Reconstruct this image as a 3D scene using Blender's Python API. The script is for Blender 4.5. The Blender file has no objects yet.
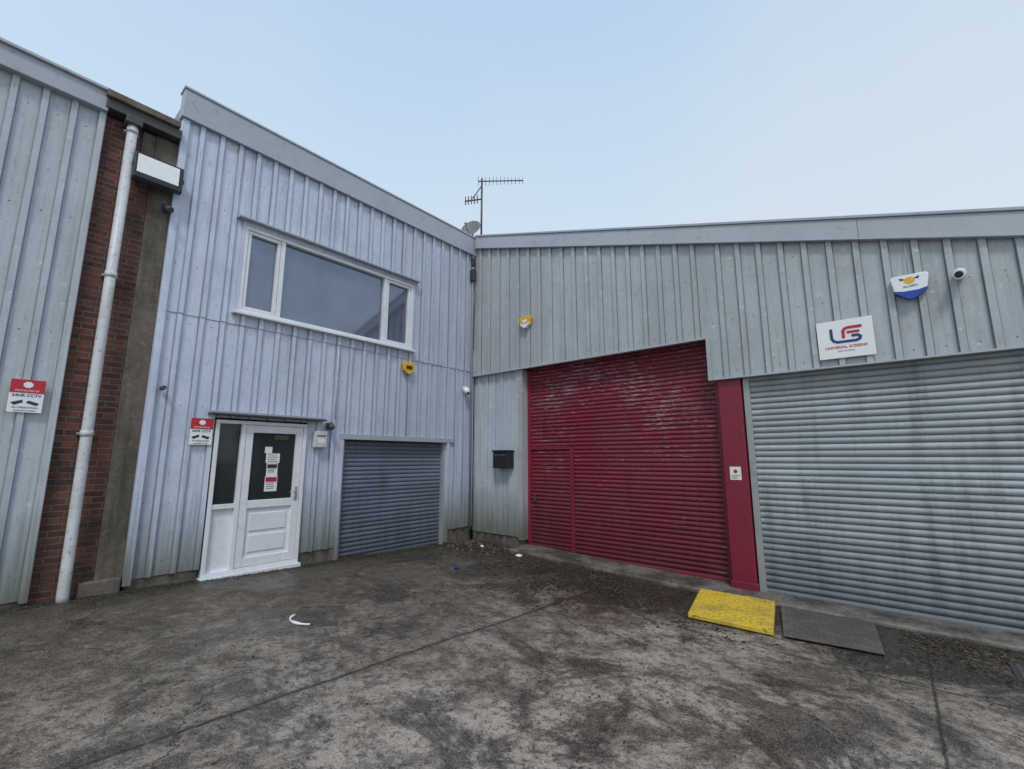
import bpy, bmesh, math, random
from mathutils import Vector, noise, Matrix
random.seed(7)
S=bpy.context.scene
S.view_settings.view_transform='Standard'; S.view_settings.look='None'; S.view_settings.exposure=0
COL=S.collection

# ------------------------------------------------------------ node helpers
class NT:
    def __init__(s,name):
        m=bpy.data.materials.new(name); m.use_nodes=True
        s.m=m; s.n=m.node_tree.nodes; s.l=m.node_tree.links
        s.b=s.n['Principled BSDF']; s.tc=s.n.new('ShaderNodeTexCoord')
        s.o=s.tc.outputs['Object']
    def put(s,sock,v):
        if isinstance(v,bpy.types.NodeSocket): s.l.new(v,sock)
        else: sock.default_value=v
    def map(s,scale,loc=(0,0,0),src=None):
        n=s.n.new('ShaderNodeMapping'); n.inputs['Scale'].default_value=scale; n.inputs['Location'].default_value=loc
        s.l.new(src or s.o,n.inputs['Vector']); return n.outputs[0]
    def noise(s,scale,detail=3,rough=.6,vec=None,dist=0):
        n=s.n.new('ShaderNodeTexNoise'); n.inputs['Scale'].default_value=scale
        n.inputs['Detail'].default_value=detail; n.inputs['Roughness'].default_value=rough
        n.inputs['Distortion'].default_value=dist
        s.l.new(vec or s.o,n.inputs['Vector']); return n.outputs['Fac']
    def ramp(s,f,a,b,va=0.,vb=1.):
        n=s.n.new('ShaderNodeMapRange'); n.clamp=True
        s.put(n.inputs[0],f)
        for i,v in zip((1,2,3,4),(a,b,va,vb)): s.put(n.inputs[i],v)
        return n.outputs[0]
    def mix(s,f,a,b,mode='MIX'):
        n=s.n.new('ShaderNodeMix'); n.data_type='RGBA'; n.blend_type=mode
        s.put(n.inputs['Factor'],f)
        for k,v in ((6,a),(7,b)):
            if isinstance(v,tuple) and len(v)==3: v=v+(1,)
            s.put(n.inputs[k],v)
        return n.outputs[2]
    def math(s,op,a,b=0.,c=None):
        n=s.n.new('ShaderNodeMath'); n.operation=op
        s.put(n.inputs[0],a); s.put(n.inputs[1],b)
        if c is not None: s.put(n.inputs[2],c)
        return n.outputs[0]
    def xyz(s):
        n=s.n.new('ShaderNodeSeparateXYZ'); s.l.new(s.o,n.inputs[0]); return n.outputs
    def white(s,w):
        n=s.n.new('ShaderNodeTexWhiteNoise'); n.noise_dimensions='1D'; s.put(n.inputs['W'],w); return n.outputs['Value']
    def bump(s,h,dist=.01,st=1.):
        n=s.n.new('ShaderNodeBump'); n.inputs['Distance'].default_value=dist; n.inputs['Strength'].default_value=st
        s.put(n.inputs['Height'],h); s.l.new(n.outputs[0],s.b.inputs['Normal'])
    def fin(s,col,rough=.5,metal=0.):
        if isinstance(col,tuple) and len(col)==3: col=col+(1,)
        s.put(s.b.inputs['Base Color'],col); s.put(s.b.inputs['Roughness'],rough); s.put(s.b.inputs['Metallic'],metal)
        return s.m

def m_clad(name,col,dirt,ax,sheet=.9,streak=.35,var=.10,low=1.0,pitch=.205,off=0.,rib_shade=.35):
    t=NT(name); x=t.xyz(); u=x[ax]; z=x[2]
    sh=t.white(t.math('FLOOR',t.math('DIVIDE',u,sheet)))
    c=t.mix(sh,tuple(k*(1-var) for k in col),tuple(min(1,k*(1+var)) for k in col))
    big=t.noise(.8,4,.7)
    c=t.mix(t.ramp(big,.42,.66,0,.6),c,tuple(k*.74 for k in col))
    st=t.noise(1,4,.75,t.map((11,11,.4)))
    c=t.mix(t.ramp(st,.50,.72,0,streak),c,dirt)
    fine=t.noise(1,3,.75,t.map((28,28,6)))
    c=t.mix(t.ramp(fine,.58,.74,0,.55),c,tuple(k*.55 for k in dirt))
    fl=t.noise(9,4,.8)
    c=t.mix(t.ramp(fl,.60,.66,0,.4),c,(.78,.81,.86))
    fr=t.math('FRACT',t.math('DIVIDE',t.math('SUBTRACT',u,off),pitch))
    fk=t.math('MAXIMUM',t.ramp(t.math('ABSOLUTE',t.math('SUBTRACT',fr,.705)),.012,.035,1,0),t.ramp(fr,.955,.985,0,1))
    c=t.mix(t.math('MULTIPLY',fk,t.ramp(st,.3,.6,rib_shade*.6,rib_shade)),c,tuple(k*.38 for k in dirt))  # shadow lines of the ribs painted into the colour along their flanks
    lw=t.ramp(t.math('ADD',z,t.math('MULTIPLY',st,-1.2)),-.55,.5*low,.85,0)
    c=t.mix(lw,c,(.12,.13,.09))  # greenish grime at the wall foot, with ambient shade painted in
    t.bump(big,.02,.4)
    return t.fin(c,t.ramp(fine,.3,.8,.40,.65))

def m_paint(name,col,rough=.45,dirt=.3,dc=(.12,.11,.09),sc=6,metal=0.):
    t=NT(name)
    n=t.noise(sc,4,.7); f=t.noise(sc*6,2,.7)
    c=t.mix(t.ramp(n,.45,.75,0,dirt),col,dc)
    c=t.mix(t.ramp(f,.58,.72,0,dirt),c,tuple(k*.6 for k in dc))
    return t.fin(c,t.ramp(n,.3,.7,rough-.08,rough+.12),metal)

def m_shutter(name,col,pitch,dark,scr=0.,scol=(.55,.50,.50),fade=None,bot=.0):
    t=NT(name); x=t.xyz(); z=x[2]
    q=t.math('DIVIDE',z,pitch); v=t.white(t.math('FLOOR',q)); fr=t.math('FRACT',q)
    c=t.mix(v,tuple(k*.84 for k in col),tuple(min(1,k*1.12) for k in col))
    b=t.noise(.9,4,.65)
    c=t.mix(t.ramp(b,.4,.62,0,.8),c,fade or tuple(k*.75 for k in col))
    s=t.noise(1,4,.75,t.map((6,6,.6)))
    c=t.mix(t.ramp(s,.50,.76,0,.45),c,dark)
    m=t.math('ABSOLUTE',t.math('SUBTRACT',fr,.5))
    c=t.mix(t.ramp(m,.36,.49,0,.8),c,dark)
    if bot:
        lw=t.ramp(t.math('ADD',z,t.math('MULTIPLY',s,-1.3)),-.9,.65,bot,0)
        c=t.mix(lw,c,dark)
    if scr:
        gate=t.noise(1,3,.6,t.map((.8,.8,1.1),(3,1,7)))
        ln=t.noise(1,4,.8,t.map((3.6,3.6,42)))
        hi=t.ramp(z,.0,2.9,.0,.10)
        val=t.math('ADD',t.math('ADD',ln,t.math('MULTIPLY',t.math('SUBTRACT',gate,.5),.45)),hi)
        crown=t.ramp(m,.18,.30,1,0)
        c=t.mix(t.math('MULTIPLY',t.ramp(val,.680,.705,0,scr),crown),c,scol)
        spots=t.noise(1,4,.85,t.map((9,9,22)))
        c=t.mix(t.ramp(t.math('ADD',t.math('ADD',spots,hi),t.math('MULTIPLY',t.math('SUBTRACT',gate,.5),.15)),.715,.735,0,scr),c,scol)
        c=t.mix(t.ramp(spots,.38,.28,0,.6),c,dark)
    t.bump(t.noise(7,2,.6),.006,.5)
    return t.fin(c,.5)

PL,PR=.27,.30
M={}
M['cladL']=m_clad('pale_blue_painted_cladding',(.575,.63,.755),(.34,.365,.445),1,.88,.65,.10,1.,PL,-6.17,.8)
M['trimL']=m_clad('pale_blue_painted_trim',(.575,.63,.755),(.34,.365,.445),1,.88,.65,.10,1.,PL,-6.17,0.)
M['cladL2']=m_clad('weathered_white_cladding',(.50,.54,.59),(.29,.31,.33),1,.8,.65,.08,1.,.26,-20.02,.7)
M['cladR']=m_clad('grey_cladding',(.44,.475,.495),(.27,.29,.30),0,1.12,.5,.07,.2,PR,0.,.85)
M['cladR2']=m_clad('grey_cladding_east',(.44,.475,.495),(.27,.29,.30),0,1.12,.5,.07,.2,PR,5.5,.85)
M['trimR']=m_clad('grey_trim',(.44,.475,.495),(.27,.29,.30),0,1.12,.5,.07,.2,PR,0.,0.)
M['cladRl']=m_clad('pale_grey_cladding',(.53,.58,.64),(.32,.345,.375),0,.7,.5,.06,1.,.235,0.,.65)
M['fasL']=m_paint('grey_fascia',(.39,.42,.48),.5,.3,(.25,.27,.31),1.3)
M['fasR']=m_paint('light_grey_fascia',(.43,.46,.50),.45,.3,(.29,.31,.34),1.1)
M['upvc']=m_paint('white_upvc',(.77,.79,.82),.3,.25,(.42,.42,.39),4)
M['whited']=m_paint('dirty_white_plastic',(.60,.61,.63),.45,.55,(.25,.23,.20),3)
M['red_post']=m_paint('crimson_painted_steel',(.225,.014,.036),.42,.55,(.11,.03,.035),5)
M['shR']=m_shutter('crimson_shutter_paint',(.225,.013,.034),.08,(.055,.008,.013),.8,(.42,.32,.34),(.19,.034,.048),.5)
M['shG']=m_shutter('galvanised_shutter',(.39,.43,.455),.09,(.065,.075,.08),0,fade=(.31,.345,.365),bot=.7)
M['shS']=m_shutter('grey_shutter',(.17,.20,.26),.08,(.04,.05,.065),0,bot=.5)
M['galv']=m_paint('galvanised_steel',(.38,.40,.41),.4,.4,(.22,.20,.17),5,.3)
M['black']=m_paint('black_plastic',(.018,.018,.02),.4,.2,(.05,.05,.05),8)
M['darkm']=m_paint('dark_metal',(.06,.06,.065),.5,.4,(.10,.07,.05),8)
M['yel']=m_paint('yellow_plastic',(.80,.45,.02),.35,.1,(.5,.35,.05),8)
M['white']=m_paint('white_plastic',(.84,.85,.86),.35,.06,(.5,.5,.48),8)
M['lens']=m_paint('floodlight_diffuser',(.88,.89,.90),.2,.12,(.5,.5,.48),3)
M['signw']=m_paint('sign_white',(.84,.85,.86),.3,.06,(.6,.6,.58),4)
M['signr']=m_paint('sign_red',(.50,.015,.03),.3,.06,(.4,.05,.05),8)
M['signb']=m_paint('sign_blue',(.02,.04,.18),.3,.03,(.05,.05,.1),8)
M['signk']=m_paint('sign_black',(.03,.03,.04),.4,.03,(.05,.05,.05),8)
M['blue']=m_paint('blue_plastic',(.015,.06,.38),.35,.05,(.05,.05,.1),8)
M['yramp']=m_paint('worn_yellow_ramp_paint',(.70,.48,.04),.6,.95,(.26,.18,.07),3.)
M['rub']=m_paint('dark_rubber_mat',(.085,.074,.064),.75,.7,(.17,.145,.12),5)
M['roof']=m_paint('roof_sheet',(.33,.34,.35),.6,.5,(.2,.2,.2),1)
M['body']=m_paint('wall_core',(.14,.135,.13),.8,.5,(.1,.1,.09),2)
M['leaf']=m_paint('dead_leaf_brown',(.040,.027,.017),.8,.5,(.02,.015,.01),12)
M['leaf2']=m_paint('dead_leaf_pale',(.13,.09,.05),.8,.4,(.05,.03,.02),12)
M['moss']=m_paint('moss',(.05,.068,.022),.9,.5,(.02,.03,.01),14)
M['stone']=m_paint('rubble_stone',(.13,.12,.105),.85,.6,(.05,.045,.04),12)
M['paper']=m_paint('paper_white',(.80,.80,.78),.6,.05,(.6,.6,.55),9)

def glass(name,base,metal,rough=.04):
    t=NT(name); n=t.noise(1.2,3,.6)
    t.bump(t.noise(.8,1,.5),.004,.25)
    c=t.mix(t.ramp(n,.35,.7),base,tuple(k*1.25 for k in base))
    t.fin(c,t.ramp(t.noise(5,3,.7),.4,.8,rough,rough+.08),metal)
    return t.m
M['glass']=glass('window_glass',(.18,.205,.265),.6)
M['glassd']=glass('dark_door_glass',(.02,.022,.024),.0,.06)

t=NT('weathered_concrete'); a=t.noise(2.2,5,.7); b=t.noise(11,3,.7); st=t.noise(1,4,.7,t.map((8,8,.5)))
c=t.mix(t.ramp(a,.35,.7),(.17,.142,.115),(.08,.067,.053)); c=t.mix(t.ramp(b,.55,.75,0,.6),c,(.26,.235,.20))
c=t.mix(t.ramp(st,.45,.7,0,.7),c,(.035,.032,.027)); t.bump(a,.04,.8)
M['conc']=t.fin(c,.85)
t=NT('apron_concrete'); a=t.noise(2.2,5,.7); b=t.noise(16,4,.75)
c=t.mix(t.ramp(a,.42,.62),(.20,.178,.155),(.065,.056,.047)); c=t.mix(t.ramp(b,.50,.70,0,.7),c,(.035,.03,.026))
t.bump(b,.012,.8); M['apron']=t.fin(c,.65)
t=NT('red_brick'); x=t.xyz()
cb=t.n.new('ShaderNodeCombineXYZ'); t.l.new(t.math('ADD',x[1],x[0]),cb.inputs[0]); t.l.new(x[2],cb.inputs[1])
br=t.n.new('ShaderNodeTexBrick'); t.l.new(cb.outputs[0],br.inputs['Vector'])
br.inputs['Scale'].default_value=1; br.inputs['Brick Width'].default_value=.225; br.inputs['Row Height'].default_value=.075
br.inputs['Mortar Size'].default_value=.008; br.inputs['Mortar Smooth'].default_value=.2; br.inputs['Bias'].default_value=0
br.inputs['Color1'].default_value=(.20,.065,.042,1); br.inputs['Color2'].default_value=(.085,.03,.024,1); br.inputs['Mortar'].default_value=(.17,.15,.13,1)
n1=t.noise(1.6,4,.7); n2=t.noise(25,3,.7)
c=t.mix(t.ramp(n1,.42,.66,0,.7),br.outputs['Color'],(.035,.025,.02)); c=t.mix(t.ramp(n2,.55,.75,0,.4),c,(.22,.12,.08))
t.bump(t.math('MULTIPLY',br.outputs['Fac'],-1.),.008,1.)
M['brick']=t.fin(c,.85)

# ------------------------------------------------------------ ground
def sm(a): a=max(0,min(1,a)); return a*a*(3-2*a)
def G(x,y):
    g0=-.26-.14*sm(x/6.)
    k=max(0,min(1,1+y/8.)) if y<0 else 1
    return g0*k
def Gn(x,y):
    return G(x,y)+.014*noise.noise(Vector((x*.9,y*.9,3)))+.005*noise.noise(Vector((x*4,y*4,9)))
def ground():
    def ax(lo,hi,far):
        v=[lo+i*.2 for i in range(int((hi-lo)/.2)+1)]
        s=.6; a=lo
        L=[]
        while a>-far: a-=s; s*=1.6; L.append(a)
        s=.6; a=v[-1]; R=[]
        while a<far: a+=s; s*=1.6; R.append(a)
        return L[::-1]+v+R
    xs=ax(-1.,13.,260); ys=ax(-13.,1.,260)
    V=[(x,y,Gn(x,y)) for y in ys for x in xs]; n=len(xs)
    F=[(j*n+i,j*n+i+1,(j+1)*n+i+1,(j+1)*n+i) for j in range(len(ys)-1) for i in range(n-1)]
    me=bpy.data.meshes.new('ground'); me.from_pydata(V,[],F); me.shade_smooth()
    o=bpy.data.objects.new('ground',me); COL.objects.link(o)
    t=NT('stained_concrete_yard'); xx=t.xyz(); X,Y=xx[0],xx[1]
    big=t.noise(.45,4,.65); med=t.noise(1.7,5,.75,None,.5); fine=t.noise(17,4,.85); agg=t.noise(80,2,.8)
    s2=t.noise(.9,5,.78,t.map((1,1,1),(11,4,0)),1.)
    mt=t.noise(5.5,5,.8,t.map((1,1,1),(4,14,0)),.3)
    pale=(.45,.38,.315); mid=(.215,.168,.125); drk=(.066,.049,.034)
    wv=t.math('ADD',t.math('MULTIPLY',t.math('ADD',X,t.math('MULTIPLY',Y,-.5)),.105),t.math('MULTIPLY',t.math('SUBTRACT',big,.5),2.6))
    c=t.mix(t.ramp(wv,.45,1.0),mid,pale)
    c=t.mix(t.ramp(med,.48,.60,0,.78),c,drk)
    al=t.ramp(t.math('ADD',X,t.math('MULTIPLY',t.math('SUBTRACT',med,.5),7.)),-.2,4.8,.86,0)
    c=t.mix(al,c,(.070,.053,.028))
    c=t.mix(t.ramp(mt,.48,.59,0,.65),c,(.050,.039,.029))
    c=t.mix(t.ramp(mt,.44,.36,0,.34),c,(.42,.36,.30))
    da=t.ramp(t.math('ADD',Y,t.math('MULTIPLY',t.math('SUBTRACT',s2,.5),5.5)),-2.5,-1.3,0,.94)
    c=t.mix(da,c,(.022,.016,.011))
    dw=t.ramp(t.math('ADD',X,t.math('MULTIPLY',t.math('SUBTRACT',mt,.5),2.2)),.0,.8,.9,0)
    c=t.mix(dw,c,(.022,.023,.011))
    c=t.mix(t.ramp(s2,.54,.61,0,.74),c,(.040,.030,.022))
    c=t.mix(t.ramp(fine,.52,.64,0,.80),c,(.036,.029,.022))
    c=t.mix(t.ramp(agg,.57,.66,0,.55),c,(.44,.39,.34))
    c=t.mix(t.ramp(agg,.44,.34,0,.7),c,(.022,.018,.014))
    wob=t.math('MULTIPLY',t.math('SUBTRACT',mt,.5),.06)
    def joint(v,pos,w,amt,lim=None):
        d=t.math('ABSOLUTE',t.math('SUBTRACT',t.math('ADD',v,wob),pos))
        r=t.ramp(d,w,w*2.4,amt,0)
        r=t.math('MULTIPLY',r,t.ramp(fine,.35,.5,.45,1))
        if lim is not None: r=t.math('MULTIPLY',r,lim)
        return r
    gx=t.math('GREATER_THAN',X,4.1)
    j=joint(X,4.12,.009,.95)
    j=t.math('MAXIMUM',j,joint(X,7.72,.007,.85))
    j=t.math('MAXIMUM',j,joint(Y,-2.25,.007,.8,gx))
    vo=t.n.new('ShaderNodeTexVoronoi'); vo.feature='DISTANCE_TO_EDGE'; vo.inputs['Scale'].default_value=.42
    dn=t.n.new('ShaderNodeTexNoise'); dn.inputs['Scale'].default_value=3.; dn.inputs['Detail'].default_value=5; dn.inputs['Roughness'].default_value=.75; t.l.new(t.o,dn.inputs['Vector'])
    vm=t.n.new('ShaderNodeVectorMath'); vm.operation='MULTIPLY_ADD'; t.l.new(dn.outputs['Color'],vm.inputs[0]); vm.inputs[1].default_value=(.55,.55,0); t.l.new(t.o,vm.inputs[2])
    t.l.new(vm.outputs[0],vo.inputs['Vector'])
    ck=t.math('MULTIPLY',t.ramp(vo.outputs['Distance'],.001,.005,.85,0),t.ramp(big,.51,.55,1,0))
    j=t.math('MAXIMUM',j,ck)
    c=t.mix(j,c,(.018,.015,.012))
    halo=t.ramp(t.math('ABSOLUTE',t.math('SUBTRACT',t.math('ADD',X,wob),4.12)),.015,.09,.35,0)
    c=t.mix(halo,c,(.045,.035,.026))
    h=t.math('ADD',t.math('MULTIPLY',fine,.6),t.math('MULTIPLY',agg,.4))
    t.bump(h,.018,1.)
    wet=t.ramp(s2,.42,.60,.78,.26)
    me.materials.append(t.fin(c,wet))
ground()

# ------------------------------------------------------------ builders
def empty(name):
    e=bpy.data.objects.new(name,None); e.empty_display_size=.2; COL.objects.link(e); return e
def P(w,u,v,d):
    return (d,u,v) if w=='L' else (u,-d,v)
def mesh(name,V,F,mat,par=None,smooth=False,bev=0,fix=True):
    me=bpy.data.meshes.new(name); me.from_pydata(V,[],F); 
    bm=bmesh.new(); bm.from_mesh(me)
    if fix: bmesh.ops.recalc_face_normals(bm,faces=bm.faces)
    if bev: bmesh.ops.bevel(bm,geom=bm.edges[:],offset=bev,segments=2,affect='EDGES',profile=.5)
    bm.to_mesh(me); bm.free()
    if smooth: me.shade_smooth()
    me.materials.append(mat)
    o=bpy.data.objects.new(name,me); COL.objects.link(o)
    if par: o.parent=par
    return o
HF=[(0,1,2,3),(4,7,6,5),(0,4,5,1),(1,5,6,2),(2,6,7,3),(3,7,4,0)]
def box(name,w,u0,u1,v0,v1,d0,d1,mat,par=None,bev=0):
    V=[P(w,u,v,d) for d in (d0,d1) for (u,v) in ((u0,v0),(u1,v0),(u1,v1),(u0,v1))]
    return mesh(name,V,HF,mat,par,bev=bev)
def poly(name,w,pts,d0,d1,mat,par=None,bev=0):
    n=len(pts); V=[P(w,u,v,d) for d in (d0,d1) for (u,v) in pts]
    F=[tuple(range(n)),tuple(range(2*n-1,n-1,-1))]+[(i,(i+1)%n,(i+1)%n+n,i+n) for i in range(n)]
    return mesh(name,V,F,mat,par,bev=bev)
def tube(name,pts,r,mat,par=None,seg=14):
    pts=[Vector(p) for p in pts]; V=[];F=[]
    rs=r if isinstance(r,(list,tuple)) else [r]*len(pts)
    for i,p in enumerate(pts):
        d=(pts[min(i+1,len(pts)-1)]-pts[max(i-1,0)]).normalized()
        a=Vector((0,0,1)) if abs(d.z)<.9 else Vector((1,0,0))
        s=d.cross(a).normalized(); q=d.cross(s)
        for k in range(seg):
            an=2*math.pi*k/seg; V.append(tuple(p+(s*math.cos(an)+q*math.sin(an))*rs[i]))
    for i in range(len(pts)-1):
        for k in range(seg):
            F.append((i*seg+k,i*seg+(k+1)%seg,(i+1)*seg+(k+1)%seg,(i+1)*seg+k))
    F.append(tuple(range(seg))[::-1]); F.append(tuple((len(pts)-1)*seg+k for k in range(seg)))
    o=mesh(name,V,F,mat,par)
    for p in o.data.polygons: p.use_smooth=len(p.vertices)==4
    return o
def text(name,w,s,u,v,d,size,mat,par,bold=0.):
    cu=bpy.data.curves.new(name,'FONT'); cu.body=s; cu.size=size; cu.extrude=.0015; cu.offset=bold
    cu.align_x='CENTER'; cu.align_y='CENTER'; cu.materials.append(mat)
    o=bpy.data.objects.new(name,cu); COL.objects.link(o)
    o.location=P(w,u,v,d); o.rotation_euler=(math.pi/2,0,math.pi/2 if w=='L' else 0); o.parent=par
    return o

def clad(name,w,u0,u1,zb,zt,pitch,depth,d0,mat,par,openings=(),zstep=.45,seed=0,screws=(),uo=None):
    fr=[0,.68,.73,.95,1.0]; dv=[0,0,1,1,0]
    def pd(u):
        f=((u-u0)/pitch)%1
        for i in range(4):
            if f<=fr[i+1]: return dv[i]+(dv[i+1]-dv[i])*(f-fr[i])/(fr[i+1]-fr[i])
        return 0
    us={u0,u1}
    k=0
    while u0+k*pitch<u1:
        for f in fr[:4]:
            q=u0+(k+f)*pitch
            if u0<q<u1: us.add(round(q,5))
        k+=1
    for o in openings: 
        for q in o[:2]:
            if u0<q<u1: us.add(q)
    us=sorted(us); V=[];F=[]
    def D(u,z): return d0+depth*pd(u)+.010*noise.noise(Vector((u*1.1,z*.9,seed)))+.006*noise.noise(Vector((u*5,z*1.5,seed+4)))
    for a,b in zip(us[:-1],us[1:]):
        if b-a<1e-4: continue
        e=1e-5; m=(a+b)/2
        iv=[(zb(a),zb(b),zt(a),zt(b))]
        for (oa,ob,oz0,oz1) in openings:
            if oa<m<ob:
                nv=[]
                for (la,lb,ha,hb) in iv:
                    if oz0>=max(ha,hb) or oz1<=min(la,lb): nv.append((la,lb,ha,hb)); continue
                    if oz0>min(la,lb): nv.append((la,lb,oz0,oz0))
                    if oz1<max(ha,hb): nv.append((oz1,oz1,ha,hb))
                iv=nv
        for (la,lb,ha,hb) in iv:
            n=max(1,int((max(ha,hb)-min(la,lb))/zstep))
            for i in range(n+1):
                f=i/n; za=la+(ha-la)*f; zz=lb+(hb-lb)*f
                V.append(P(w,a,za,D(a+e,za))); V.append(P(w,b,zz,D(b-e,zz)))
            s=len(V)-2*(n+1)
            for i in range(n):
                q=s+2*i; F.append((q,q+1,q+3,q+2))
    o=mesh(name,V,F,mat,par,fix=False)
    if screws:
        V=[];F=[]; k=0
        while u0+(k+.71)*pitch<u1:
            u=u0+(k+.34)*pitch
            for z in screws:
                z=z+.01*random.uniform(-1,1)
                if not(zb(u)+.05<z<zt(u)-.05) or any(a-.05<u<b+.05 and c-.05<z<dd+.05 for a,b,c,dd in openings): continue
                s=len(V); r=.008
                for i in range(6):
                    V.append(P(w,u+r*math.cos(i*1.047),z+r*math.sin(i*1.047),D(u,z)+.001))
                V.append(P(w,u,z,D(u,z)+.008))
                for i in range(6): F.append((s+i,s+(i+1)%6,s+6))
            k+=1
        mesh(name+'_fixings',V,F,M['darkm'],par)
    return o

def shutter(name,w,u0,u1,z0,z1,pitch,depth,d0,mat,par,seed=0):
    fs=[0,.07,.2,.35,.5,.65,.8,.93]; pr=[0,.35,.72,.95,1,.92,.66,.28]
    zs=[]; k=math.floor(z0/pitch)-1
    while k*pitch<z1:
        for f,p in zip(fs,pr):
            z=(k+f)*pitch
            if z0<=z<=z1: zs.append((z,p))
        k+=1
    nu=max(2,int((u1-u0)/.35)); V=[];F=[]
    for j in range(nu+1):
        u=u0+(u1-u0)*j/nu
        for z,p in zs:
            V.append(P(w,u,z+.003*noise.noise(Vector((u*.8,z*.3,seed))),d0+depth*p+.010*noise.noise(Vector((u*.9,z*1.3,seed+2)))))
    n=len(zs)
    for j in range(nu):
        for i in range(n-1): F.append((j*n+i,(j+1)*n+i,(j+1)*n+i+1,j*n+i+1))
    return mesh(name,V,F,mat,par,fix=False,smooth=True)

# ============================================================ LEFT UNIT (office)
A=empty('metal_clad_office_unit')
L0,L1=-6.17,-0.0
box('wall_core','L',L0+.02,-.02,-.5,6.9,-9,-.26,M['body'],A)
ops=[(-5.25,-1.86,3.85,5.33),(-5.37,-3.97,-.5,2.20),(-3.30,-.80,-.5,2.0)]
clad('upper_cladding','L',L0,L1,lambda u:3.66,lambda u:6.75,PL,.038,.014,M['cladL'],A,ops,screws=(3.75,4.4,5.45,6.1,6.6),seed=1)
clad('lower_cladding','L',L0,-.0,lambda u:.06,lambda u:3.72,PL,.038,.0,M['cladL'],A,ops,screws=(.25,1.0,2.35,3.0,3.55),seed=5)
box('corner_flashing','L',L0-.035,L0+.05,.0,6.62,-.30,.060,M['trimL'],A)
box('side_wall','L',L0-.02,L0+.02,-.5,7.0,-9,-.31,M['roof'],A)
box('plinth','L',L0,-5.38,-.5,.10,-.26,-.02,M['conc'],A)
box('plinth','L',-3.96,-3.31,-.5,.10,-.26,-.02,M['conc'],A)
box('plinth','L',-.79,0,-.5,.10,-.26,-.02,M['conc'],A)
box('fascia','L',L0-.06,.10,6.66,7.10,-.10,.085,M['fasL'],A,.008)
box('fascia_cap','L',L0-.075,.10,7.10,7.135,-.14,.105,M['fasR'],A,.006)
box('fascia_drip','L',L0-.065,.10,6.635,6.662,.04,.10,M['fasL'],A)
for u in (-3.9,-1.5): box('fascia_joint','L',u,u+.05,6.665,7.095,.08,.090,M['fasL'],A,.002)
box('roof','L',L0,0,6.9,7.0,-9,-.105,M['roof'],A)
W=(-5.235,-1.875,3.865,5.315)
def frame(par,pre,w,u0,u1,v0,v1,th,d0,d1,mat,bev=.006):
    box(pre+'_bottom',w,u0,u1,v0,v0+th,d0,d1,mat,par,bev); box(pre+'_top',w,u0,u1,v1-th,v1,d0,d1,mat,par,bev)
    box(pre+'_side',w,u0,u0+th,v0+th+.001,v1-th-.001,d0,d1,mat,par,bev); box(pre+'_side',w,u1-th,u1,v0+th+.001,v1-th-.001,d0,d1,mat,par,bev)
frame(A,'window_frame','L',*W,.06,-.09,.045,M['upvc'])
for u in (-4.62,-2.57): box('window_mullion','L',u-.035,u+.035,W[2]+.06,W[3]-.06,-.09,.040,M['upvc'],A,.005)
frame(A,'window_sash','L',-5.17,-4.66,W[2]+.065,W[3]-.065,.05,-.07,.028,M['upvc'])
frame(A,'window_sash','L',-2.53,-1.94,W[2]+.065,W[3]-.065,.05,-.07,.028,M['upvc'])
box('window_glass','L',W[0]+.05,W[1]-.05,W[2]+.05,W[3]-.05,-.05,-.035,M['glass'],A)
box('window_sill','L',W[0]-.07,W[1]+.07,W[2]-.045,W[2]-.002,-.05,.12,M['upvc'],A,.008)
box('window_hood','L',W[0]-.12,W[1]+.10,5.385,5.415,.0,.15,M['fasL'],A,.004)
box('window_head','L',W[0]-.02,W[1]+.02,5.318,5.384,-.2,.046,M['trimL'],A)
for u in (W[0]-.03,W[1]+.0): box('window_reveal','L',u,u+.03,3.82,5.384,-.2,.056,M['trimL'],A)
D0,D1,DM=-5.35,-3.985,-4.965
zb=-.07
frame(A,'door_frame','L',D0,D1,zb,2.17,.055,-.12,.045,M['upvc'])
box('door_mullion','L',DM-.03,DM+.03,zb+.055,2.115,-.12,.042,M['upvc'],A,.005)
box('sidelight_panel','L',D0+.05,DM-.03,zb+.05,.86,-.08,-.02,M['upvc'],A)
box('sidelight_rail','L',D0+.055,DM-.032,.86,.93,-.1,.03,M['upvc'],A,.005)
box('sidelight_glass','L',D0+.05,DM-.03,.93,2.12,-.05,-.02,M['glassd'],A)
dl,dr=DM+.035,D1-.06
box('door_stile','L',dl,dl+.11,zb+.06,2.11,-.06,.03,M['upvc'],A,.006); box('door_stile','L',dr-.11,dr,zb+.06,2.11,-.06,.03,M['upvc'],A,.006)
for a,b in ((zb+.06,zb+.19),(.84,.96),(1.995,2.11)): box('door_rail','L',dl+.111,dr-.111,a,b,-.06,.028,M['upvc'],A,.006)
box('door_panel','L',dl+.11,dr-.11,zb+.19,.84,-.05,-.005,M['upvc'],A)
for a,b in ((.19,.44),(.50,.76)): box('door_panel_moulding','L',dl+.17,dr-.17,a,b,-.01,.010,M['upvc'],A,.007)
box('door_glass','L',dl+.10,dr-.10,.95,2.0,-.035,-.012,M['glassd'],A)
box('door_threshold','L',D0-.02,D1+.02,-.14,zb-.001,-.12,.11,M['upvc'],A,.006)
box('door_step','L',D0-.02,D1+.02,-.45,-.141,-.12,.06,M['conc'],A)
box('door_handle_plate','L',dr-.075,dr-.035,.92,1.14,.03,.04,M['galv'],A,.004)
tube('door_handle',[P('L',dr-.055,1.06,.04),P('L',dr-.055,1.06,.085),P('L',dr-.17,1.06,.088)],.010,M['galv'],A,8)
box('door_canopy','L',-5.46,-3.72,2.235,2.262,.0,.19,M['darkm'],A,.003)
box('door_canopy_flashing','L',-5.46,-3.72,2.262,2.30,.0,.10,M['fasL'],A,.003)
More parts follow.
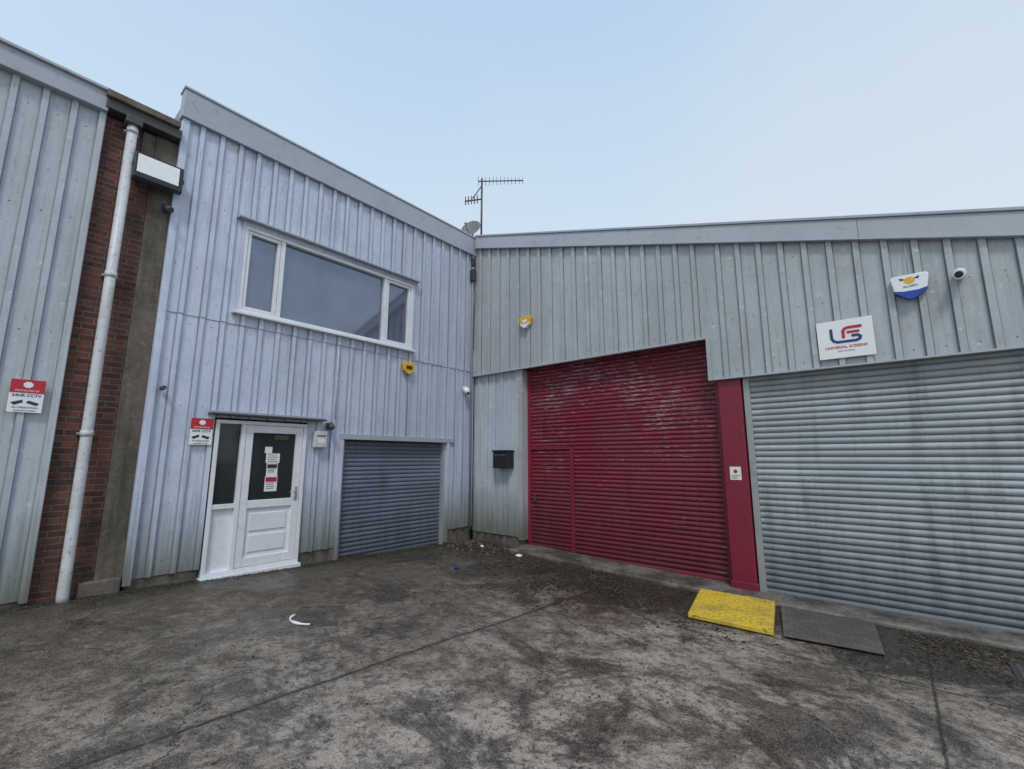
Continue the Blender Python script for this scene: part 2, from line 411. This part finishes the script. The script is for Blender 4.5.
def notice(u,v,wd,ht,top=None,lines=4,d=-.011):
    box('door_notice','L',u-wd/2,u+wd/2,v-ht/2,v+ht/2,d,d+.003,M['paper'],A)
    if top: box('door_notice_band','L',u-wd/2+.01,u+wd/2-.01,v+ht*.12,v+ht*.42,d+.0035,d+.005,top,A)
    for i in range(lines):
        q=v+ht*(.05-.12*i) if top else v+ht*(.35-.7*i/max(1,lines-1))
        box('door_notice_line','L',u-wd*.38,u+wd*random.uniform(.15,.38),q-.004,q+.004,d+.0035,d+.005,M['signk'],A)
um=(dl+dr)/2
notice(um,1.60,.21,.15,None,4); notice(um+.0,1.42,.17,.20,M['signk'],3); notice(um,1.20,.19,.24,M['signr'],4)
box('door_notice','L',um-.13,um-.02,1.68,1.78,-.011,-.008,M['paper'],A); box('door_notice','L',um+.0,um+.22,1.90,1.97,-.011,-.008,M['leaf2'],A)
tube('conduit',[P('L',-3.52,2.3,.07),P('L',-3.52,3.55,.07)],.009,M['trimL'],A,6)
tube('alarm_cable',[P('L',-1.97,3.36,.06),P('L',-1.95,3.1,.058),P('L',-1.94,2.06,.06)],.005,M['galv'],A,6)
tube('vent_stub',[P('L',-6.05,2.55,.04),P('L',-6.05,2.55,.16)],.03,M['darkm'],A,10)
shutter('roller_shutter','L',-3.24,-.86,-.34,1.93,.08,.020,-.12,M['shS'],A,seed=3)
box('shutter_guide','L',-3.30,-3.235,-.4,1.95,-.13,-.03,M['galv'],A,.004); box('shutter_guide','L',-.865,-.80,-.4,1.95,-.13,-.03,M['galv'],A,.004)
box('shutter_lintel','L',-3.36,-.6,1.94,2.04,-.2,.052,M['fasL'],A,.005)
box('shutter_jamb','L',-3.36,-3.301,-.4,1.94,-.2,.045,M['trimL'],A); box('shutter_jamb','L',-.799,-.74,-.2,1.94,-.2,.045,M['trimL'],A)
box('shutter_bottom_rail','L',-3.23,-.87,-.42,-.33,-.12,-.08,M['galv'],A,.004)
box('shutter_back','L',-3.3,-.8,-.5,1.95,-.25,-.16,M['darkm'],A)

# ============================================================ GAP PIER
B=empty('brick_pier')
box('brickwork','L',-7.04,-6.47,-.5,6.2,-1.2,-.04,M['brick'],B)
poly('concrete_column','L',[(-6.47,-.5),(-6.207,-.5),(-6.207,6.2),(-6.47,6.2)],-1.2,-.005,M['conc'],B,.006)
box('column_footing','L',-6.62,-6.22,-.5,.12,-.1,.07,M['conc'],B,.02)
box('concrete_padstone','L',-6.62,-6.471,5.35,6.19,-.1,-.012,M['conc'],B,.01)
box('parapet_gutter','L',-7.05,-6.21,6.22,6.36,-1.2,.14,M['darkm'],B,.01)
box('coping','L',-7.06,-6.245,6.362,6.46,-1.2,.19,M['conc'],B,.012)
box('gutter_outlet','L',-6.84,-6.66,6.10,6.215,-.03,.21,M['darkm'],B,.015)

# ============================================================ FAR LEFT UNIT
C=empty('metal_clad_warehouse')
box('wall_core','L',-20,-7.07,-.5,6.3,-9,-.05,M['body'],C)
clad('cladding','L',-20.02,-7.03,lambda u:.02,lambda u:6.2,.26,.038,.0,M['cladL2'],C,screws=(.3,1.6,3.1,4.6,5.9),seed=8)
box('corner_trim','L',-7.09,-7.02,.0,6.18,-.05,.056,M['cladL2'],C)
box('plinth','L',-20,-7.03,-.5,.10,-.05,-.02,M['conc'],C)
box('fascia','L',-20,-7.02,6.17,6.44,-.05,.12,M['fasL'],C,.008)
box('fascia_cap','L',-20,-7.0,6.44,6.48,-.1,.16,M['fasR'],C,.006)
box('roof','L',-20,-7.0,6.3,6.42,-9,-.101,M['roof'],C)

# ============================================================ RIGHT WAREHOUSE
R=empty('metal_clad_warehouse')
def top(x): return 7.20-.298*x if x>=0 else 7.20+.298*x
XE=15.
body=[(-16,-.5),(XE,-.5),(XE,top(XE)-.35),(0,top(0)-.35),(-16,top(-16)-.35)]
poly('wall_core','R',body,-18,-.46,M['body'],R)
poly('roof','R',[(-16,top(-16)-.05),(0,top(0)-.05),(XE,top(XE)-.05),(XE,top(XE)-.3),(0,top(0)-.3),(-16,top(-16)-.3)],-18,-.101,M['roof'],R)
clad('upper_cladding','R',0.0,5.50,lambda u:3.56,lambda u:top(u)-.22,PR,.038,.0,M['cladR'],R,screws=(3.68,4.6,5.5),seed=11)
clad('upper_cladding','R',5.50,XE,lambda u:2.87,lambda u:top(u)-.22,PR,.038,.0,M['cladR2'],R,screws=(2.98,3.8,4.6),seed=12)
box('cladding_edge_trim','R',5.475,5.535,2.865,3.56,-.05,.049,M['trimR'],R)
box('cladding_drip','R',0.02,5.474,3.545,3.575,-.05,.052,M['fasR'],R)
box('cladding_drip','R',5.476,XE,2.845,2.868,-.05,.052,M['fasR'],R)
def fasc(nm,x0,x1,a,b,d0,d1,mat): poly(nm,'R',[(x0,top(x0)-b),(x1,top(x1)-b),(x1,top(x1)-a),(x0,top(x0)-a)],d0,d1,mat,R,.006)
fasc('fascia',.11,7.6,.035,.33,-.10,.085,M['fasR']); fasc('fascia',7.603,XE,.035,.33,-.10,.085,M['fasR'])
fasc('fascia_cap',.11,XE,-.01,.033,-.13,.11,M['fasL'])
fasc('fascia_drip',.11,XE,.331,.352,.03,.10,M['fasL'])
box('pier_core','R',.0,1.44,-.5,3.55,-.45,-.12,M['body'],R)
clad('pier_cladding','R',.0,1.42,lambda u:-.05,lambda u:3.55,.235,.03,-.07,M['cladRl'],R,seed=14,screws=(.2,1.4,2.6))
box('pier_corner_trim','R',1.41,1.52,-.10,3.54,-.44,-.028,M['trimR'],R)
box('pier_plinth','R',.0,1.47,-.5,-.02,-.45,-.09,M['conc'],R)
shutter('red_roller_shutter','R',1.54,5.56,-.28,3.62,.08,.024,-.27,M['shR'],R,seed=21)
box('shutter_back','R',1.5,5.6,-.5,3.7,-.45,-.32,M['darkm'],R)
box('shutter_lintel','R',1.5,5.6,3.58,3.75,-.3,-.06,M['darkm'],R)
box('shutter_bottom_rail','R',1.55,5.56,-.36,-.27,-.29,-.235,M['red_post'],R,.005)
box('shutter_guide','R',1.525,1.60,-.3,3.55,-.30,-.215,M['red_post'],R,.005)
box('shutter_guide','R',5.50,5.585,-.38,3.55,-.30,-.20,M['red_post'],R,.005)
box('wicket_door_stile','R',2.60,2.68,-.3,1.84,-.255,-.222,M['red_post'],R,.005)
box('wicket_door_head','R',1.60,2.598,1.78,1.85,-.255,-.222,M['red_post'],R,.005)
box('wicket_door_handle','R',1.70,1.74,.70,.86,-.235,-.19,M['darkm'],R,.005)
box('red_post','R',5.59,5.93,-.45,2.90,-.30,-.02,M['red_post'],R,.012)
box('red_post_cheek','R',5.62,5.90,-.45,3.5,-.29,-.05,M['red_post'],R)
box('red_post_base','R',5.575,5.945,-.45,-.22,-.31,-.005,M['red_post'],R,.01)
shutter('grey_roller_shutter','R',6.02,12.4,-.34,2.95,.09,.030,-.14,M['shG'],R,seed=31)
box('shutter_back','R',5.96,12.5,-.5,3.1,-.45,-.19,M['darkm'],R)
box('shutter_lintel','R',5.94,12.5,2.88,3.05,-.18,-.06,M['darkm'],R)
box('shutter_guide','R',5.95,6.04,-.4,2.86,-.18,-.075,M['galv'],R,.005)
box('shutter_bottom_rail','R',6.045,12.4,-.41,-.335,-.165,-.105,M['galv'],R,.005)
box('pier','R',12.4,XE,-.5,2.86,-.45,-.03,M['trimR'],R)

# kerb along right frontage
V=[];F=[]; xs=[1.5+.125*i for i in range(109)]
for x in xs:
    g=G(x,0)
    f=.02*noise.noise(Vector((x*3,0,0)))+.012*noise.noise(Vector((x*11,0,0)))
    h=.008*noise.noise(Vector((x*6,4,0)))
    for y,z in ((-.36+f,g-.2),(-.36+f,g+.045+h),(-.33+f*1.4,g+.07+h),(-.1,g+.075),(.44,g+.085)): V.append((x,y,z))
for i in range(len(xs)-1):
    for k in range(4): F.append((i*5+k,(i+1)*5+k,(i+1)*5+k+1,i*5+k+1))
F.append((0,1,2,3,4))
mesh('concrete_kerb',V,F,M['apron'])

# drainpipe
DP=empty('drainpipe')
tube('pipe',[P('L',-6.75,6.13,.12),P('L',-6.75,3,.125),P('L',-6.745,.02,.12),P('L',-6.74,-.05,.135)],.057,M['whited'],DP,18)
for z in (6.03,3.95,1.9):
    tube('pipe_collar',[P('L',-6.75,z-.035,.123),P('L',-6.75,z+.035,.123)],.064,M['whited'],DP,18)
    box('pipe_bracket','L',-6.83,-6.67,z-.015,z+.015,-.05,.07,M['galv'],DP,.003)

# floodlight on column
FL=empty('floodlight')
def rot_obj(o,axis_pt,ax,ang):
    m=Matrix.Translation(axis_pt)@Matrix.Rotation(ang,4,ax)@Matrix.Translation(-Vector(axis_pt)); o.data.transform(m)
hp=Vector(P('L',-6.42,5.56,.16))
fl=[box('housing','L',-6.70,-6.14,5.35,5.74,.12,.20,M['darkm'],FL,.02),
    box('lens_frame','L',-6.695,-6.145,5.355,5.735,.195,.222,M['black'],FL,.008),
    box('reflector_lens','L',-6.665,-6.195,5.43,5.705,.215,.228,M['lens'],FL,.004)]
for o in fl: rot_obj(o,hp,'Y',math.radians(-4))
for u in (-6.715,-6.135): box('bracket_arm','L',u,u+.012,5.53,5.59,-.0,.17,M['darkm'],FL)
box('bracket_plate','L',-6.71,-6.13,5.52,5.60,-.005,.01,M['darkm'],FL)
SC=empty('security_camera')
box('wall_mount','L',-6.31,-6.25,5.08,5.18,-.005,.03,M['darkm'],SC,.008)
tube('arm',[P('L',-6.28,5.13,.02),P('L',-6.28,5.11,.09)],.014,M['darkm'],SC,8)
tube('camera_body',[P('L',-6.28,5.15,.05),P('L',-6.24,5.07,.19),P('L',-6.238,5.065,.2)],[.04,.045,.035],M['darkm'],SC,12)

def warn(u,z,k=1.):
    e=empty('warning_sign')
    box('sign_board','L',u-.14,u+.14,z-.19,z+.19,.05,.056,M['signw'],e,.002)
    box('red_header','L',u-.14,u+.14,z+.035,z+.19,.0565,.059,M['signr'],e)
    pts=[(u+.045*math.cos(i*math.pi/8)*(1 if i%2 else .8),z+.13+.04*math.sin(i*math.pi/8)*(1 if i%2 else .8)) for i in range(16)]
    poly('emblem','L',pts,.0592,.061,M['signw'],e)
    text('header_text','L','PROTECTED BY',u,z+.06,.0595,.028,M['signw'],e)
    text('sign_text','L','24HR CCTV',u,z+.005,.057,.045,M['signb'],e,.001)
    poly('camera_icon','L',[(u-.12,z-.08),(u-.03,z-.045),(u-.02,z-.075),(u-.09,z-.11)],.0565,.058,M['signk'],e)
    poly('camera_icon','L',[(u+.02,z-.05),(u+.11,z-.08),(u+.09,z-.11),(u+.0,z-.08)],.0565,.058,M['signk'],e)
    text('sign_text','L','IN OPERATION',u,z-.135,.057,.03,M['signb'],e)
    text('sign_text','L','WARNING NOTICE',u,z-.17,.057,.02,M['signk'],e)
warn(-7.30,2.31); warn(-5.53,1.98)

LB=empty('letter_box')
box('case','L',-3.88,-3.66,1.78,2.06,.03,.13,M['whited'],LB,.012); box('slot','L',-3.85,-3.69,1.97,1.99,.131,.133,M['signk'],LB)
box('label','L',-3.83,-3.71,1.86,1.93,.131,.133,M['paper'],LB)
WL=empty('wall_lamp')
box('back_plate','L',-3.66,-3.56,2.10,2.22,.03,.06,M['darkm'],WL,.006)
tube('lamp_head',[P('L',-3.61,2.20,.06),P('L',-3.61,2.19,.12),P('L',-3.61,2.13,.17),P('L',-3.61,2.10,.18)],[.03,.045,.05,.03],M['darkm'],WL,12)

def alarm(w,u,z,s,m1,m2,d=.03):
    e=empty('burglar_alarm_box')
    pts=[(u-.5*s,z+.30*s),(u-.44*s,z+.38*s),(u+.44*s,z+.38*s),(u+.5*s,z+.30*s),(u+.42*s,z-.20*s),(u+.08*s,z-.46*s),(u-.08*s,z-.46*s),(u-.42*s,z-.20*s)]
    poly('cover',w,pts,d,d+.09,m1,e,.012)
    q=[(u-.44*s,z-.14*s),(u-.2*s,z-.2*s),(u+.2*s,z-.2*s),(u+.44*s,z-.14*s),(u+.42*s,z-.21*s),(u+.08*s,z-.475*s),(u-.08*s,z-.475*s),(u-.42*s,z-.21*s)]
    poly('lens_strip',w,q,d+.02,d+.096,m2,e)
    return e
e=alarm('L',-1.97,3.46,.28,M['yel'],M['yel']); box('label','L',-2.05,-1.90,3.43,3.50,.127,.130,M['signk'],e)
e=alarm('R',1.72,4.58,.30,M['yel'],M['white']); box('label','R',1.66,1.78,4.56,4.62,.121,.124,M['white'],e)
e=alarm('R',8.05,3.80,.38,M['white'],M['blue'])
pts=[(8.05+.055*math.cos(i*math.pi/6),3.865+.045*math.sin(i*math.pi/6)) for i in range(12)]
poly('badge','R',pts,.119,.124,M['yel'],e)
for s_ in (-1,1): poly('badge_wing','R',[(8.05+s_*.03,3.88),(8.05+s_*.10,3.91),(8.05+s_*.09,3.87)],.119,.1225,M['signb'],e)
text('badge_text','R','ALARM',8.05,3.785,.121,.045,M['signk'],e)
tube('cable',[P('R',8.05,3.95,.05),P('R',8.06,4.45,.045)],.006,M['galv'],e,6)
e=empty('security_camera')
tube('base',[P('R',8.52,3.86,.03),P('R',8.52,3.86,.07)],.055,M['white'],e,18)
tube('camera_body',[P('R',8.52,3.86,.06),P('R',8.515,3.84,.10),P('R',8.50,3.80,.17),P('R',8.49,3.785,.235)],[.045,.06,.06,.055],M['white'],e,18)
tube('lens',[P('R',8.49,3.786,.232),P('R',8.489,3.783,.242)],.04,M['black'],e,16)
e=empty('security_camera')
tube('base',[P('L',-.30,3.22,.03),P('L',-.30,3.22,.07)],.06,M['white'],e,16)
tube('camera_body',[P('L',-.30,3.21,.07),P('L',-.31,3.16,.13),P('L',-.32,3.10,.18)],[.07,.08,.05],M['white'],e,16)
tube('lens',[P('L',-.32,3.10,.178),P('L',-.32,3.09,.19)],.035,M['black'],e,12)

e=empty('company_sign')
box('sign_board','R',7.0,7.63,2.965,3.50,.045,.060,M['signw'],e,.004)
def strokes(par,nm,pts,wd,mat,lift=0.):
    for i,(a,b) in enumerate(zip(pts[:-1],pts[1:])):
        dx,dy=b[0]-a[0],b[1]-a[1]; l=math.hypot(dx,dy); nx,ny=-dy/l*wd/2,dx/l*wd/2
        ex,ey=dx/l*wd*.3,dy/l*wd*.3
        poly(nm,'R',[(a[0]-nx-ex,a[1]-ny-ey),(b[0]-nx+ex,b[1]-ny+ey),(b[0]+nx+ex,b[1]+ny+ey),(a[0]+nx-ex,a[1]+ny-ey)],.0602,.0632+lift+.0004*i,mat,par)
strokes(e,'logo_letter',[(7.165,3.375),(7.165,3.25),(7.185,3.21),(7.225,3.19),(7.44,3.19),(7.475,3.205),(7.485,3.24),(7.455,3.262),(7.40,3.262)],.036,M['signb'])
strokes(e,'logo_letter',[(7.30,3.25),(7.30,3.34),(7.32,3.370),(7.36,3.382),(7.50,3.382)],.036,M['signr'],.003)
strokes(e,'logo_letter',[(7.35,3.315),(7.47,3.315)],.034,M['signr'],.003)
text('sign_text','R','UNIVERSAL SCREENS',7.315,3.115,.0605,.05,M['signr'],e,.0012)
text('sign_text','R','PRINT & DESIGN',7.315,3.06,.0605,.026,M['signk'],e)
e=empty('post_notice')
box('sheet','R',5.68,5.84,1.27,1.47,-.018,-.014,M['paper'],e)
pts=[(5.76+.03*math.cos(i*math.pi/5),1.40+.03*math.sin(i*math.pi/5)) for i in range(10)]; poly('red_mark','R',pts,-.0138,-.012,M['signr'],e)
for i in range(3): box('line','R',5.70,5.82-.02*i,1.335-.022*i,1.341-.022*i,-.0138,-.012,M['signk'],e)

e=empty('mailbox')
poly('case','R',[(.84,1.38),(1.26,1.38),(1.26,1.76),(.84,1.76)],-.06,.17,M['black'],e,.012)
box('lid','R',.825,1.275,1.74,1.775,-.06,.20,M['black'],e,.008)
box('slot_flap','R',.90,1.20,1.64,1.69,.168,.178,M['darkm'],e,.004)
e=empty('corner_downpipe')
tube('pipe',[P('R',.06,6.75,.10),P('R',.06,5.9,.10),P('R',.06,.0,.09)],.028,M['galv'],e,10)
box('junction_box','R',.02,.14,5.95,6.25,.06,.17,M['darkm'],e,.01)
box('junction_box','R',.03,.12,6.35,6.55,.06,.15,M['darkm'],e,.01)
tube('cable',[P('R',.10,6.0,.12),P('R',.16,5.6,.10),P('R',.12,5.2,.09),P('R',.10,4.2,.09)],.008,M['black'],e,6)

e=empty('tv_antenna')
mx,my=-.20,.45
tube('mast',[(mx,my,6.9),(mx,my,9.15)],.026,M['darkm'],e,8)
rd=Vector((.78,.62,0)).normalized(); bz=9.08; p0=Vector((mx,my,bz))-rd*.10; p1=Vector((mx,my,bz))+rd*1.12
tube('boom',[p0,p1],.016,M['darkm'],e,6)
for i in range(13):
    p=p0+(p1-p0)*(i/12); h=.14-.004*i
    tube('element',[p-Vector((0,0,h)),p+Vector((0,0,h))],.007,M['darkm'],e,5)
q=Vector((mx,my,8.55))
tube('arm',[q,q-rd*.46+Vector((0,0,-.06))],.020,M['darkm'],e,6)
for i in range(5):
    p=q-rd*(.12+.08*i)+Vector((0,0,-.012*i)); tube('element',[p-Vector((0,0,.12)),p+Vector((0,0,.12))],.014,M['darkm'],e,5)
tube('arm',[Vector((mx,my,8.95)),Vector((mx,my,8.95))-rd*.25+Vector((0,0,-.38))],.014,M['darkm'],e,6)
box('mast_clamp','R',mx-.05,mx+.05,7.1,7.2,-my-.06,-my+.05,M['darkm'],e)
e=empty('satellite_dish')
c0=Vector((-.30,.15,7.62)); nrm=Vector((.35,-.85,.42)).normalized(); s=nrm.cross(Vector((0,0,1))).normalized(); u_=s.cross(nrm).normalized()
V=[tuple(c0-nrm*.06)];F=[];rg=5;sg=24
for r in range(1,rg+1):
    for k in range(sg):
        a=2*math.pi*k/sg; rr=.27*r/rg; V.append(tuple(c0+s*rr*math.cos(a)+u_*rr*1.08*math.sin(a)+nrm*(-.06+.06*(r/rg)**2)))
for k in range(sg): F.append((0,1+k,1+(k+1)%sg))
for r in range(rg-1):
    for k in range(sg): a=1+r*sg; F.append((a+k,a+sg+k,a+sg+(k+1)%sg,a+(k+1)%sg))
M['dish']=m_paint('grey_dish_mesh',(.17,.175,.18),.5,.3,(.1,.08,.06),6)
o=mesh('reflector',V,F,M['dish'],e,smooth=True); sd=o.modifiers.new('s','SOLIDIFY'); sd.thickness=.008
tube('feed_arm',[c0-u_*.27,c0-u_*.2+nrm*.32],.010,M['darkm'],e,6)
tube('lnb',[c0-u_*.2+nrm*.30,c0-u_*.15+nrm*.25],.028,M['galv'],e,10)
tube('mount',[c0-nrm*.06,c0-nrm*.15,Vector((-.28,.28,6.9))],.02,M['darkm'],e,8)

def ramp_slab(name,cs,hb,hf,mat):
    e=empty(name)
    base=[(x,y,G(x,y)+.012) for x,y in cs]
    V=base+[(x,y,z+h) for (x,y,z),h in zip(base,(hb,hb,hf,hf))]
    mesh('slab',V,[(3,2,1,0),(4,5,6,7),(0,1,5,4),(1,2,6,5),(2,3,7,6),(3,0,4,7)],mat,e,bev=.008)
    SV=[];SF=[]
    def pt(a,b):
        l=Vector(V[4])*(1-b)+Vector(V[7])*b; r=Vector(V[5])*(1-b)+Vector(V[6])*b; return l*(1-a)+r*a
    nx,ny=16,20
    for i in range(nx):
        for j in range(ny):
            if (i+j)%2: continue
            a=(i+.5)/nx; b=(j+.5)/ny; w=.36/nx; h=.3/ny; k=len(SV)
            for f,dz in ((1,0),(.6,.005)):
                for da,db in((-w,-h),(w,-h),(w,h),(-w,h)):
                    q=pt(a+da*f,b+db*f); SV.append((q.x,q.y,q.z+dz))
            SF+=[(k+4,k+5,k+6,k+7),(k,k+1,k+5,k+4),(k+1,k+2,k+6,k+5),(k+2,k+3,k+7,k+6),(k+3,k,k+4,k+7)]
    mesh('tread_studs',SV,SF,mat,e)
    return e
ramp_slab('yellow_kerb_ramp',[(5.34,-.66),(6.27,-.60),(6.47,-1.80),(5.56,-1.82)],.11,.05,M['yramp'])
ramp_slab('rubber_kerb_ramp',[(6.33,-.60),(7.28,-.52),(7.40,-1.62),(6.55,-1.74)],.05,.02,M['rub'])
e=empty('drain_cover')
z=G(8.6,-1.3)+.015
mesh('frame',[(8.3,-1.5,z),(9.0,-1.5,z),(9.0,-.95,z-.015),(8.3,-.95,z-.015)],[(0,1,2,3)],M['darkm'],e)
for i in range(9): 
    x=8.34+i*.075; mesh('bar',[(x,-1.47,z+.004),(x+.04,-1.47,z+.004),(x+.04,-.98,z-.009),(x,-.98,z-.009)],[(0,1,2,3)],M['rub'],e)

# litter & debris
e=empty('plastic_trim_offcut')
pts=[]
for i in range(13):
    a=math.radians(200+i*11); pts.append(Vector((2.62+.19*math.cos(a)+i*.004,-5.05+.19*math.sin(a),0)))
for p in pts: p.z=Gn(p.x,p.y)+.014
tube('strip',pts,[.012+.004*math.sin(i) for i in range(13)],M['white'],e,8)
def crumple(name,x,y,s,mat,h=.5):
    bm=bmesh.new(); bmesh.ops.create_icosphere(bm,subdivisions=2,radius=s)
    for v in bm.verts:
        f=1+.5*noise.noise(v.co*14/s*.1+Vector((x,y,0))); v.co*=f; v.co.z*=h
    mn=min(v.co.z for v in bm.verts)
    for v in bm.verts: v.co+=Vector((x,y,Gn(x,y)-mn))
    me=bpy.data.meshes.new(name); bm.to_mesh(me); bm.free(); me.materials.append(mat)
    o=bpy.data.objects.new(name,me); COL.objects.link(o)
crumple('crumpled_blue_wrapper',1.9,-2.2,.05,M['blue'],.35)
crumple('crumpled_paper',1.95,-.62,.06,M['white'],.5)
crumple('crumpled_paper',.85,-.5,.045,M['white'],.5)
tube('stick',[(2.2,-4.95,Gn(2.2,-4.95)+.012),(2.35,-4.7,Gn(2.35,-4.7)+.014),(2.5,-4.55,Gn(2.5,-4.55)+.012)],.007,M['stone'],None,6)

def scatter(name,mats,count,sampler,smin,smax,chunk=False):
    V=[];F=[];mi=[]
    for _ in range(count):
        x,y=sampler()
        z=Gn(x,y)+.004; s=random.uniform(smin,smax)*random.uniform(.5,1); a=random.uniform(0,6.28)
        k=len(V)
        if chunk:
            h=s*random.uniform(.5,.9)
            n=random.choice((4,5,6))
            for j in range(n): 
                an=a+j*6.283/n; r=s*random.uniform(.7,1.2); V.append((x+r*math.cos(an),y+r*math.sin(an),z-.006))
            for j in range(n): 
                an=a+.3+j*6.283/n; r=s*random.uniform(.4,.8); V.append((x+r*math.cos(an),y+r*math.sin(an),z+h*random.uniform(.7,1.1)))
            F.append(tuple(k+n+j for j in range(n)))
            for j in range(n): F.append((k+j,k+(j+1)%n,k+n+(j+1)%n,k+n+j))
            mi+= [random.randrange(len(mats))]*(n+1)
        else:
            l=s; w=s*random.uniform(.4,.7); ca,sa=math.cos(a),math.sin(a)
            for (px,py,pz) in ((-l,0,0),(-.3*l,-w,.3*s),(.5*l,-.6*w,.15*s),(l,0,.35*s),(.4*l,w*.7,.2*s),(-.4*l,.8*w,.05*s)):
                V.append((x+px*ca-py*sa,y+px*sa+py*ca,z+.002+pz*random.uniform(.3,1.3)))
            F.append((k,k+1,k+2,k+5)); F.append((k+2,k+3,k+4,k+5)); m=random.randrange(len(mats)); mi+=[m,m]
    me=bpy.data.meshes.new(name); me.from_pydata(V,[],F)
    for m in mats: me.materials.append(m)
    for p,i in zip(me.polygons,mi): p.material_index=i
    o=bpy.data.objects.new(name,me); COL.objects.link(o)
def inr(x,y): return 5.2<x<7.5 and -1.9<y<-.45
def s_right():
    while True:
        x=random.uniform(.1,11); y=-.40-abs(random.gauss(0,.6))
        if y<-2.6 or inr(x,y): continue
        if random.random()<.35+.9*noise.noise(Vector((x*.9,y*.9,2))): return x,y
def s_left():
    return .05+abs(random.gauss(0,.14)),random.uniform(-8.5,-.2)
def s_corner():
    return .1+abs(random.gauss(0,.75)),-.12-abs(random.gauss(0,.38))
def s_all():
    while True:
        x,y=random.uniform(.2,10),random.uniform(-6.8,-.5)
        if inr(x,y): continue
        if random.random()<.3+noise.noise(Vector((x*.6,y*.6,7))): return x,y
def s_patch():
    while True:
        x=random.gauss(4.1,1.); y=random.gauss(-1.5,.6)
        if y<-.4 and not inr(x,y) and random.random()<.4+1.2*noise.noise(Vector((x*1.6,y*1.6,5))): return x,y
scatter('fallen_leaves',[M['leaf'],M['leaf'],M['leaf'],M['leaf2'],M['moss']],5200,s_right,.012,.036)
scatter('fallen_leaves',[M['leaf'],M['leaf']],2600,s_patch,.010,.034)
scatter('fallen_leaves',[M['leaf'],M['leaf'],M['leaf2']],1500,s_all,.006,.020)
scatter('moss_and_leaf_litter',[M['moss'],M['leaf'],M['leaf']],2200,s_left,.010,.028)
scatter('fallen_leaves',[M['leaf'],M['leaf'],M['leaf2']],1600,s_corner,.02,.045)
scatter('rubble',[M['stone'],M['leaf'],M['leaf'],M['conc'],M['moss']],420,s_corner,.015,.06,True)
scatter('rubble',[M['stone'],M['leaf']],260,s_right,.006,.018,True)
scatter('rubble',[M['stone'],M['conc']],300,s_all,.004,.010,True)

# ============================================================ world & sun
w=bpy.data.worlds.new('World'); S.world=w; w.use_nodes=True
n=w.node_tree.nodes; l=w.node_tree.links; n.clear()
out=n.new('ShaderNodeOutputWorld'); sky=n.new('ShaderNodeTexSky'); sky.sky_type='NISHITA'; sky.sun_disc=False
EL,AZ=math.radians(52),math.radians(140)
sky.sun_elevation=EL; sky.sun_rotation=AZ
b1=n.new('ShaderNodeBackground'); b1.inputs[1].default_value=.10; l.new(sky.outputs[0],b1.inputs[0])
tc=n.new('ShaderNodeTexCoord'); sp=n.new('ShaderNodeSeparateXYZ'); l.new(tc.outputs['Generated'],sp.inputs[0])
cr=n.new('ShaderNodeValToRGB'); l.new(sp.outputs[2],cr.inputs[0])
e0=cr.color_ramp.elements; e0[0].position=0.; e0[0].color=(.79,.90,.95,1); e0[1].position=.85; e0[1].color=(.48,.66,.92,1)
q=cr.color_ramp.elements.new(.34); q.color=(.71,.86,.97,1)
nz=n.new('ShaderNodeTexNoise'); nz.inputs['Scale'].default_value=1.5; nz.inputs['Detail'].default_value=4; l.new(tc.outputs['Generated'],nz.inputs['Vector'])
mr=n.new('ShaderNodeMapRange'); l.new(nz.outputs['Fac'],mr.inputs[0]); mr.inputs[1].default_value=.38; mr.inputs[2].default_value=.7; mr.inputs[3].default_value=0; mr.inputs[4].default_value=.65
mx_=n.new('ShaderNodeMix'); mx_.data_type='RGBA'; l.new(mr.outputs[0],mx_.inputs['Factor']); l.new(cr.outputs[0],mx_.inputs[6]); mx_.inputs[7].default_value=(.72,.81,.89,1)
b2=n.new('ShaderNodeBackground'); l.new(mx_.outputs[2],b2.inputs[0]); b2.inputs[1].default_value=1.
ms=n.new('ShaderNodeMixShader'); ms.inputs[0].default_value=.9; l.new(b1.outputs[0],ms.inputs[1]); l.new(b2.outputs[0],ms.inputs[2]); l.new(ms.outputs[0],out.inputs[0])
sd=bpy.data.lights.new('sun','SUN'); sd.energy=1.45; sd.angle=math.radians(12); sd.color=(1,.955,.90)
so=bpy.data.objects.new('sun',sd); COL.objects.link(so)
dv=Vector((math.sin(AZ)*math.cos(EL),math.cos(AZ)*math.cos(EL),math.sin(EL)))
so.rotation_euler=dv.to_track_quat('Z','Y').to_euler(); so.location=dv*30

# ============================================================ camera
cd=bpy.data.cameras.new('camera'); cd.lens=36*450/1024; cd.sensor_width=36; cd.clip_end=2000; cd.clip_start=.05
co=bpy.data.objects.new('camera',cd); COL.objects.link(co)
co.location=(7.68,-7.63,1.6); co.rotation_euler=(math.radians(99.3),0,math.radians(40.1))
S.camera=co
